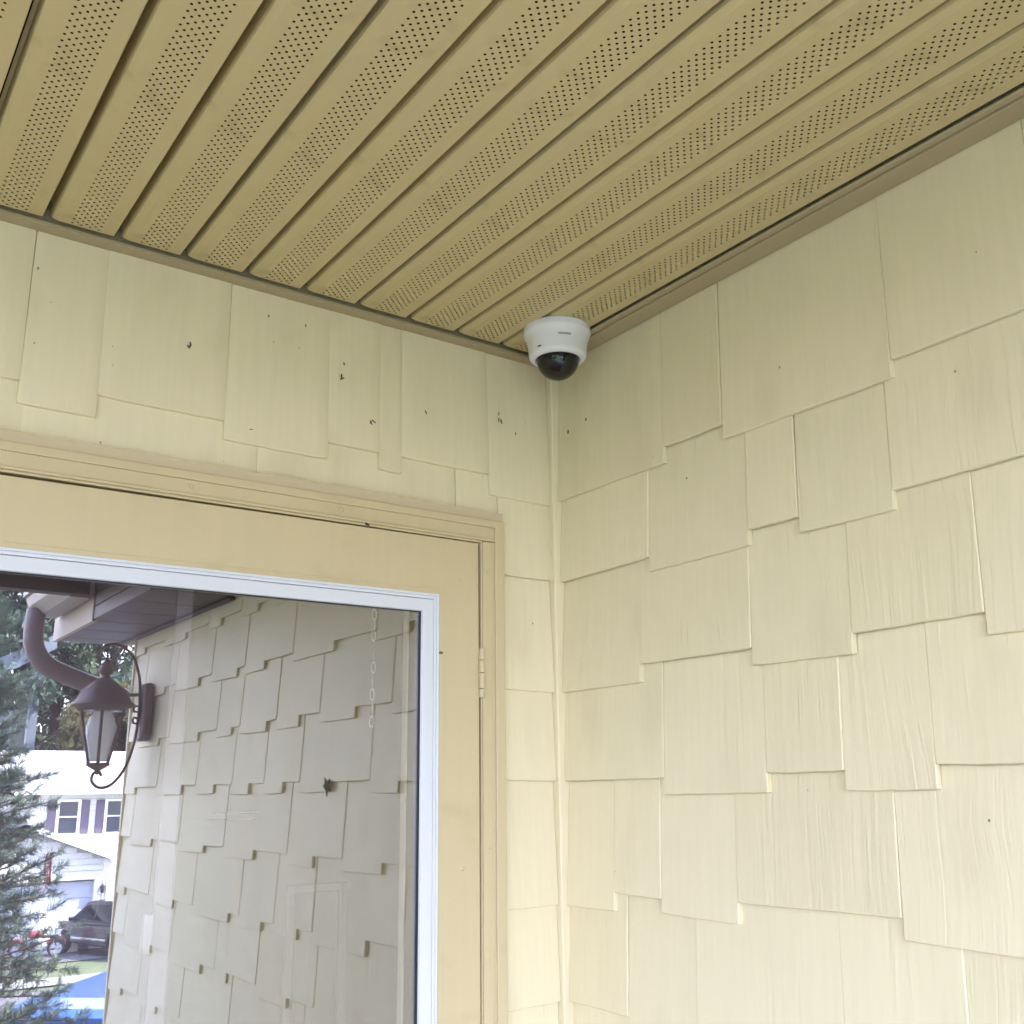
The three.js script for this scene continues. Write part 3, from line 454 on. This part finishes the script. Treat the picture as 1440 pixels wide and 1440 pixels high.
function tree(label, x, z, h, r, col, n, seed, group) {
  const R = rng(seed), y0 = yAt(z), t = thing('tree', label, 'tree', [x, y0, z], 0, group);
  const limbs = [tube([[0, -0.3, 0], [0.1, h * 0.25, 0.05], [-0.1, h * 0.55, 0.1], [0, h * 0.85, 0]], 0.22, 16, 8)], clumps = [];
  for (let i = 0; i < 34; i++) {
    const a = R() * 6.283, v = 0.26 + 0.64 * R(), rr = r * (0.35 + 0.65 * R()) * Math.sqrt(Math.max(0.08, 1 - Math.pow((v - 0.62) / 0.42, 2))), c = [rr * Math.cos(a), h * v, rr * Math.sin(a)];
    clumps.push([new THREE.Vector3(...c), r * (0.22 + 0.22 * R())]); limbs.push(rodBetween([0, h * (v - 0.16), 0], c, 0.07, 5, 0.02));
  }
  mesh('trunk', limbs, bark, t);
  mesh('crown', leafCloud(R, n, (q) => { const [c, s] = clumps[Math.floor(q() * clumps.length)]; const d = new THREE.Vector3(q() - 0.5, q() - 0.5, q() - 0.5).normalize().multiplyScalar(s * Math.pow(q(), 0.4)); d.y *= 0.75; return [d.add(c)]; }, 0.34), leafM(col), t);
}
tree('tall blue green tree behind the roof of the pale house, leftmost of the trees there', 8.5, 53, 18, 5, [0.04, 0.085, 0.055], 26000, 301);
tree('yellowing broad tree behind the pale house beside the downspout', 13.5, 50, 11.5, 4.0, [0.15, 0.14, 0.035], 26000, 302);
tree('dark green tree rising highest behind the pale house', 14.5, 61, 19, 5, [0.045, 0.08, 0.035], 26000, 303);
tree('dull green tree between the yellowing tree and the grey gabled house', 10.8, 57, 15, 4, [0.06, 0.1, 0.05], 26000, 304);
tree('olive tree standing far right behind the pale house', 20, 56, 15, 5, [0.09, 0.11, 0.04], 26000, 305);
for (const [x, z, h, sd, l] of [[-12.5, -1.5, 3.4, 311, 'round green tree standing left of the porch, nearest the house'], [-13.5, 3.5, 3.8, 312, 'round green tree standing left of the porch, middle of three'], [-12.8, 8.6, 3.3, 313, 'round green tree standing left of the porch, nearest the street']]) tree(l, x, z, h, 2.9, [0.05, 0.09, 0.035], 9000, sd, 'trees left of the porch');
// feathery pine close to the porch
{
  const R = rng(404), x = -0.30, z = 8.4, y0 = yAt(z), t = thing('pine_tree', 'feathery blue green pine close to the porch', 'pine', [x, y0, z]);
  const h = 5.6, limbs = [rodBetween([0, -0.3, 0], [0, h, 0], 0.13, 10, 0.02)], twigs = [], UP = new THREE.Vector3(0, 1, 0);
  for (let i = 0; i < 420; i++) {
    const v = 0.03 + 0.95 * (i / 420), a = i * 2.399 + R() * 0.6, len = (1.62 * Math.pow(1 - v, 0.9) + 0.12) * (0.72 + 0.36 * R()), y = h * v + (R() - 0.5) * 0.3;
    const d = new THREE.Vector3(Math.cos(a), 0.7 * (R() - 0.4) + 0.3 * v, Math.sin(a)).normalize(), p0 = new THREE.Vector3(0, y, 0), p1 = p0.clone().addScaledVector(d, len);
    limbs.push(rodBetween(p0.toArray(), p1.toArray(), 0.02, 4, 0.005));
    for (let k = 0; k < 11; k++) { const f = 0.22 + 0.78 * (k / 10), o = p0.clone().lerp(p1, f), sd = d.clone().applyAxisAngle(UP, (k % 2 ? 1 : -1) * (0.5 + 0.5 * R())).add(new THREE.Vector3(0, (R() - 0.4) * 0.9, 0)).normalize(); twigs.push([o, sd, k === 10 ? 0.16 : (0.12 + 0.26 * R()) * (1.15 - 0.6 * f)]); }
  }
  mesh('trunk', limbs, bark, t);
  mesh('crown', leafCloud(R, 330000, (q) => { const [o, sd, L] = twigs[Math.floor(q() * twigs.length)], d = sd.clone().multiplyScalar(0.9).add(new THREE.Vector3(q() - 0.5, q() - 0.5, q() - 0.5).multiplyScalar(1.7)).normalize(); return [o.clone().addScaledVector(sd, L * q()).addScaledVector(d, 0.035), d]; }, 0.075, 0.04), leafM([0.055, 0.105, 0.075]), t);
}

// ------------------------------------------------------------------ the pale house across the street
const sidingM = std([0.62, 0.63, 0.63], 0.6), trimM = std([0.8, 0.8, 0.8], 0.5), shutM = std([0.10, 0.085, 0.13], 0.6), paneM = phys([0.05, 0.06, 0.08], 0.08), roofLt = std([0.46, 0.46, 0.47], 0.9);
{
  const hs = thing('house', 'pale two storey house with dark shutters and a garage wing across the street', 'house', [0, -3.7, 0]);
  const Y = (y) => y + 3.7, zf = 38.6, core = std([0.22, 0.22, 0.23], 0.8);
  mesh('wall', [bx(0.5, 17, 0, Y(1.58), zf, zf + 8)], core, hs);
  const wins = [[7.36, 7.98], [9.0, 9.62], [11.2, 11.82], [13.4, 14.02]];
  for (let k = 0; k < 26; k++) { const y0 = k * 0.2 + 0.02; mesh('siding_board', bx(0.5, 17, 0, 0.188, -0.03, -0.01).rotateX(0.11).translate(0, y0, zf - 0.012), sidingM, hs); }
  for (const [a, b] of wins) {
    const w = mesh('window', [bx(a - 0.1, a, Y(0.12), Y(1.3), zf - 0.075, zf - 0.036), bx(b, b + 0.1, Y(0.12), Y(1.3), zf - 0.075, zf - 0.036), bx(a, b, Y(1.22), Y(1.3), zf - 0.075, zf - 0.036), bx(a - 0.12, b + 0.12, Y(0.06), Y(0.14), zf - 0.1, zf - 0.036), bx(a, b, Y(0.68), Y(0.73), zf - 0.072, zf - 0.036)], trimM, hs);
    mesh('pane', bx(a, b, Y(0.14), Y(1.22), zf - 0.05, zf - 0.037), paneM, w);
    mesh('shutter', [bx(a - 0.4, a - 0.105, Y(0.12), Y(1.28), zf - 0.08, zf - 0.036)], shutM, hs); mesh('shutter', [bx(b + 0.105, b + 0.4, Y(0.12), Y(1.28), zf - 0.08, zf - 0.036)], shutM, hs);
  }
  mesh('roof', [extr([[-0.55, Y(1.62)], [4.4, Y(3.15)], [8.6, Y(1.62)], [4, Y(1.7)]], 17.4).rotateY(-Math.PI / 2).translate(17.4, 0, zf).scale(1, 1, 1)], roofLt, hs);
  mesh('eave_board', bx(0.2, 17.4, Y(1.48), Y(1.64), zf - 0.62, zf - 0.56), trimM, hs);
  mesh('soffit', bx(0.2, 17.4, Y(1.56), Y(1.60), zf - 0.56, zf + 0.01), trimM, hs);
  // garage wing with its gable towards the street
  const gz = 37.9, gx0 = 3.6, gx1 = 9.0, ap = 6.3;
  mesh('garage_wall', extr([[gx0, 0], [5.9 - 2.0, 0], [5.9 - 2.0, Y(-1.37)], [8.65, Y(-1.37)], [8.65, 0], [gx1, 0], [gx1, Y(-0.72)], [ap, Y(0.30)], [gx0, Y(-0.72)]], 0.6).translate(0, 0, gz + 0.04), std([0.45, 0.46, 0.47], 0.8), hs);
  for (let k = 0; k < 20; k++) {
    const y0 = k * 0.2, y1 = y0 + 0.186, half = y1 < Y(-0.72) ? 2.7 : Math.max(0.1, 2.7 * (Y(0.30) - y1) / 1.02), segs = y0 < Y(-1.37) - 0.02 ? [[gx0, 3.8], [8.72, gx1]] : [[ap - half, ap + half]];
    for (const [a, b] of segs) { const g = bx(a, b, y0, y1, -0.014, 0); g.translate(0, -y0, 0).rotateX(0.11).translate(0, y0, gz + 0.0); mesh('siding_board', g, sidingM, hs); }
  }
  mesh('garage_door', (() => { const a = []; for (let k = 0; k < 4; k++) a.push(bx(3.9, 8.65, k * 0.56 + 0.01, k * 0.56 + 0.56, gz + 0.2, gz + 0.26, 0.01)); return a; })(), std([0.42, 0.46, 0.56], 0.5), hs);
  mesh('garage_trim', [bx(8.62, 8.74, 0, Y(-1.3), gz - 0.03, gz + 0.2), bx(3.8, 8.75, Y(-1.40), Y(-1.28), gz - 0.031, gz + 0.2), bx(gx1 - 0.12, gx1 + 0.04, 0, Y(-0.72), gz - 0.032, gz + 0.3)], trimM, hs);
  const rake = (s) => { const g = bx(0, 3.1, -0.1, 0.08, gz - 0.4, gz + 0.9); g.rotateZ(-0.362); if (s < 0) g.scale(-1, 1, 1); return g.translate(ap, Y(0.4), 0); };
  mesh('garage_roof', [rake(1), rake(-1).toNonIndexed()], trimM, hs);
  mesh('gutter', rodBetween([9.1, Y(-0.75), gz - 0.35], [9.1, Y(-0.75), gz + 0.6], 0.09), trimM, hs);
  mesh('downpipe', tube([[9.12, Y(-0.85), gz - 0.1], [9.05, Y(-1.0), gz - 0.04], [9.03, Y(-1.3), gz - 0.06], [9.03, 0.1, gz - 0.06]], 0.05, 20, 8), trimM, hs);
  mesh('wall_lamp', [lathe([[0, 0.2], [0.05, 0.16], [0.09, 0.1], [0.05, -0.1], [0, -0.12]], 10).translate(8.86, Y(-1.75), gz - 0.14), bx(8.83, 8.89, Y(-1.72), Y(-1.6), gz - 0.14, gz - 0.02)], std([0.04, 0.04, 0.05], 0.5), hs);
  // white sheet leaning before the garage
  const pn = thing('white_panel', 'bright white flat panel before the garage door behind the motorcycle', 'panel', [7.55, -3.66, 37.45]);
  mesh('board', bx(-0.7, 0.6, 0, 1.28, 0, 0.05, 0.01).rotateX(0.12), std([0.82, 0.82, 0.8], 0.5), pn);
  mesh('edge_rail', [bx(-0.72, 0.62, 1.26, 1.32, -0.02, 0.07, 0.01).rotateX(0.12)], trimM, pn);
  // flag on a short pole
  const fl = thing('flag', 'red and white striped flag hanging from a pole on the garage wall', 'flag', [6.9, 0, gz]);
  mesh('pole', rodBetween([0.0, -1.9, -0.02], [0.0, -0.35, -0.75], 0.02), std([0.6, 0.5, 0.4], 0.5), fl);
  for (let k = 0; k < 6; k++) { const g = new THREE.PlaneGeometry(0.085, 1.05, 2, 10), p = g.attributes.position; for (let i = 0; i < p.count; i++) { const v = p.getY(i) + 0.5, u = k * 0.085 + p.getX(i); p.setXYZ(i, -0.06 + u * (0.55 - 0.15 * v), -1.0 + v * 0.95 - 0.45, -0.5 + 0.09 * Math.sin(u * 26 + v * 2)); } g.computeVertexNormals(); mesh('stripe', g, std(k % 2 ? [0.75, 0.72, 0.72] : [0.5, 0.03, 0.05], 0.8, { side: THREE.DoubleSide }), fl); }
}
// grey gabled house far left behind the trees
{
  const g2 = thing('gabled_house', 'blue grey house gable with one dark window behind the pine', 'house', [0, -3.7, 50]);
  const wallM = std([0.12, 0.145, 0.18], 0.8);
  mesh('wall', extr([[2.5, 0], [8.5, 0], [8.5, 11.1], [2.5, 7.4]], 6).translate(0, 0, 0), wallM, g2);
  mesh('roof', [extr([[1.6, 7.2], [8.9, 11.7], [8.9, 12.4], [1.4, 8.3]], 7).translate(0, 0, -0.6)], std([0.13, 0.16, 0.2], 0.85), g2);
  const w = mesh('window', [bx(7.35, 8.1, 6.9, 7.0, -0.1, 0), bx(7.35, 7.43, 7, 9.9, -0.1, 0), bx(8.02, 8.1, 7, 9.9, -0.1, 0), bx(7.43, 8.02, 8.5, 8.6, -0.08, 0)], std([0.16, 0.19, 0.22], 0.6), g2);
  mesh('pane', bx(7.43, 8.02, 7, 9.9, -0.05, -0.01), phys([0.015, 0.03, 0.03], 0.15), w);
}

// ------------------------------------------------------------------ vehicles
function car(name, label, p, turn, tilt, col, suv, group) {
  const c = thing(name, label, 'car', p, 0); c.rotation.set(0, turn, tilt, 'YXZ');
  const paint = phys(col, 0.35, { clearcoat: 1, clearcoatRoughness: 0.04 }), black = std([0.02, 0.02, 0.022], 0.6), glass = phys([0.015, 0.018, 0.022], 0.04), chrome = std([0.6, 0.6, 0.62], 0.25, { metalness: 0.9 });
  const W = suv ? 1.8 : 1.74, belt = suv ? 1.05 : 0.94, top = suv ? 1.7 : 1.43, wr = suv ? 0.36 : 0.32, xa = 1.36, xb = -1.34;
  const s = new THREE.Shape(); s.moveTo(-2.2, 0.32); s.lineTo(-2.28, 0.5); s.lineTo(-2.25, belt - 0.06); s.quadraticCurveTo(-2.2, belt + 0.01, -2.0, belt + 0.02); s.lineTo(1.0, belt); s.quadraticCurveTo(1.9, belt - 0.06, 2.15, belt - 0.24); s.quadraticCurveTo(2.28, belt - 0.32, 2.26, 0.45); s.lineTo(2.2, 0.32);
  s.lineTo(xa + wr + 0.07, 0.3); s.absarc(xa, wr, wr + 0.07, 0, Math.PI, false); s.lineTo(xb + wr + 0.07, 0.28); s.absarc(xb, wr, wr + 0.07, 0, Math.PI, false); s.closePath();
  const tumble = (g) => { const q = g.attributes.position; for (let i = 0; i < q.count; i++) { const y = q.getY(i), k = y > belt ? 1 - 0.22 * (y - belt) / (top - belt) : 1, nose = 1 - 0.10 * Math.pow(Math.min(1, Math.abs(q.getX(i)) / 2.28), 6); q.setZ(i, q.getZ(i) * k * nose); } g.computeVertexNormals(); return g; };
  const ctr = (g, w) => tumble(g.translate(0, 0, -w / 2));
  mesh('body', ctr(extr(s, W, 0.07), W), paint, c);
  const cab = suv ? [[-2.12, belt - 0.02], [-1.87, 1.62], [-1.76, 1.675], [-1.4, top], [0.1, top], [0.38, 1.64], [1.12, belt - 0.02]] : [[-1.95, belt - 0.02], [-1.25, 1.36], [-1.0, 1.42], [-0.4, top], [0.05, 1.42], [0.3, 1.36], [1.2, belt - 0.02]];
  mesh('cabin', ctr(extr(cab, W - 0.1, 0.06), W - 0.1), paint, c);
  const y0 = belt + 0.05, y1 = top - 0.12, wins = suv ? [[[-1.92, y0], [-1.8, y1], [-1.15, y1], [-1.1, y0]], [[-1.0, y0], [-1.05, y1], [-0.2, y1], [-0.15, y0]], [[-0.06, y0], [-0.1, y1], [0.28, y1], [0.88, y0]]] : [[[-1.5, y0], [-1.1, y1], [-0.35, y1], [-0.35, y0]], [[-0.26, y0], [-0.26, y1], [0.18, y1], [0.9, y0]]];
  for (const w of wins) mesh('side_window', ctr(extr(w, W - 0.085), W - 0.085), glass, c);
  const slab = (a, b, wd) => { const d = new THREE.Vector2(b[0] - a[0], b[1] - a[1]), L = d.length(), g = new RoundedBoxGeometry(L, 0.02, wd, 2, 0.008); g.rotateZ(Math.atan2(d.y, d.x)); const n = new THREE.Vector2(-d.y, d.x).normalize().multiplyScalar(a[0] > b[0] ? -0.012 : 0.012); g.translate((a[0] + b[0]) / 2 + n.x, (a[1] + b[1]) / 2 + n.y, 0); return g; };
  if (suv) { mesh('windscreen', slab([1.05, belt + 0.04], [0.42, 1.61], 1.3), glass, c); mesh('rear_window', slab([-2.085, belt + 0.06], [-1.89, 1.575], 1.24), glass, c); } else { mesh('windscreen', slab([1.12, belt + 0.02], [0.34, 1.34], 1.28), glass, c); mesh('rear_window', slab([-1.86, belt + 0.02], [-1.28, 1.345], 1.24), glass, c); }
  for (const x of [xa, xb]) for (const z of [-1, 1]) {
    const w = mesh('wheel', new THREE.TorusGeometry(wr - 0.085, 0.095, 12, 30), black, c); w.position.set(x, wr, z * (W / 2 - 0.12));
    const rim = []; for (let k = 0; k < 5; k++) rim.push(bx(-0.035, 0.035, 0, wr - 0.1, -0.03, 0.03, 0.01).rotateZ(k * 1.2566)); rim.push(new THREE.TorusGeometry(wr - 0.12, 0.03, 8, 26), new THREE.CylinderGeometry(0.07, 0.07, 0.07, 14).rotateX(Math.PI / 2));
    const r = mesh('rim', rim, chrome, w); r.position.z = z * 0.045;
  }
  for (const z of [-1, 1]) { mesh('headlight', new RoundedBoxGeometry(0.3, 0.13, 0.34, 2, 0.05).translate(2.06, belt - 0.33, z * 0.6), phys([0.7, 0.72, 0.75], 0.1), c); mesh('tail_light', new RoundedBoxGeometry(0.12, suv ? 0.3 : 0.14, 0.24, 2, 0.04).translate(-2.2, belt - 0.16, z * 0.66), phys([0.35, 0.01, 0.01], 0.2), c); mesh('mirror', new RoundedBoxGeometry(0.12, 0.13, 0.2, 2, 0.05).translate(0.85, belt + 0.08, z * (W / 2 + 0.06)), paint, c); }
  mesh('sill_trim', [bx(xb + 0.5, xa - 0.5, 0.48, 0.56, -W / 2 - 0.012, W / 2 + 0.012, 0.02)], chrome, c);
  mesh('bumper', bx(2.12, 2.3, 0.34, 0.52, -0.72, 0.72, 0.05), black, c); mesh('bumper', bx(-2.33, -2.18, 0.34, 0.54, -0.76, 0.76, 0.05), black, c);
  return c;
}
car('parked_car', 'blue sport utility vehicle parked on the sloping drive close to the porch', [2.35, -2.04, 10.1], -0.84, 0.0, [0.02, 0.10, 0.30], true);
car('parked_car', 'dark sport utility vehicle parked across the street before the pale garage', [8.95, -3.67, 36.6], -2.0, 0, [0.02, 0.02, 0.028], true);
{
  const b = thing('motorcycle', 'red motorcycle parked before the white panel across the street', 'motorcycle', [6.72, -3.67, 36.9], 0.25); b.scale.setScalar(0.86);
  const red = phys([0.45, 0.03, 0.05], 0.3, { clearcoat: 1 }), blk = std([0.02, 0.02, 0.02], 0.6), chr = std([0.65, 0.65, 0.68], 0.25, { metalness: 0.9 });
  for (const x of [-0.68, 0.68]) { const w = mesh('wheel', new THREE.TorusGeometry(0.27, 0.055, 10, 28), blk, b); w.position.set(x, 0.32, 0); const sp = [new THREE.TorusGeometry(0.21, 0.018, 8, 24), new THREE.CylinderGeometry(0.05, 0.05, 0.12, 12).rotateX(Math.PI / 2)]; for (let k = 0; k < 8; k++) sp.push(rodBetween([0, 0, 0], [0.21 * Math.cos(k * 0.785), 0.21 * Math.sin(k * 0.785), 0], 0.008, 5)); mesh('rim', sp, chr, w); }
  mesh('fork', [rodBetween([-0.68, 0.32, -0.08], [-0.42, 0.95, -0.08], 0.025), rodBetween([-0.68, 0.32, 0.08], [-0.42, 0.95, 0.08], 0.025)], chr, b);
  mesh('handlebar', tube([[-0.2, 1.08, -0.38], [-0.38, 1.06, -0.2], [-0.42, 0.98, 0], [-0.38, 1.06, 0.2], [-0.2, 1.08, 0.38]], 0.018, 24, 6), chr, b);
  mesh('fuel_tank', new THREE.SphereGeometry(0.2, 20, 14).scale(1.5, 0.75, 0.85).translate(-0.1, 0.82, 0), red, b);
  mesh('seat', new RoundedBoxGeometry(0.62, 0.1, 0.26, 3, 0.05).translate(0.42, 0.74, 0), blk, b);
  mesh('engine', [new RoundedBoxGeometry(0.42, 0.34, 0.26, 2, 0.05).translate(-0.02, 0.44, 0), rodBetween([0, 0.35, 0.16], [0.9, 0.3, 0.18], 0.045)], chr, b);
  mesh('mudguard', [new THREE.TorusGeometry(0.36, 0.05, 8, 20, 2.2).rotateZ(0.5).translate(0.68, 0.32, 0), new THREE.TorusGeometry(0.35, 0.045, 8, 20, 1.6).rotateZ(0.9).translate(-0.68, 0.32, 0)], red, b);
  mesh('headlamp', new THREE.SphereGeometry(0.1, 16, 12).translate(-0.52, 0.9, 0), chr, b);
  mesh('frame', [tube([[-0.42, 0.92, 0], [-0.3, 0.3, 0], [0.3, 0.26, 0], [0.68, 0.32, 0], [0.45, 0.68, 0], [-0.35, 0.84, 0]], 0.025, 40, 6)], blk, b);
}
shade(scene);
renderer.render(scene, camera);
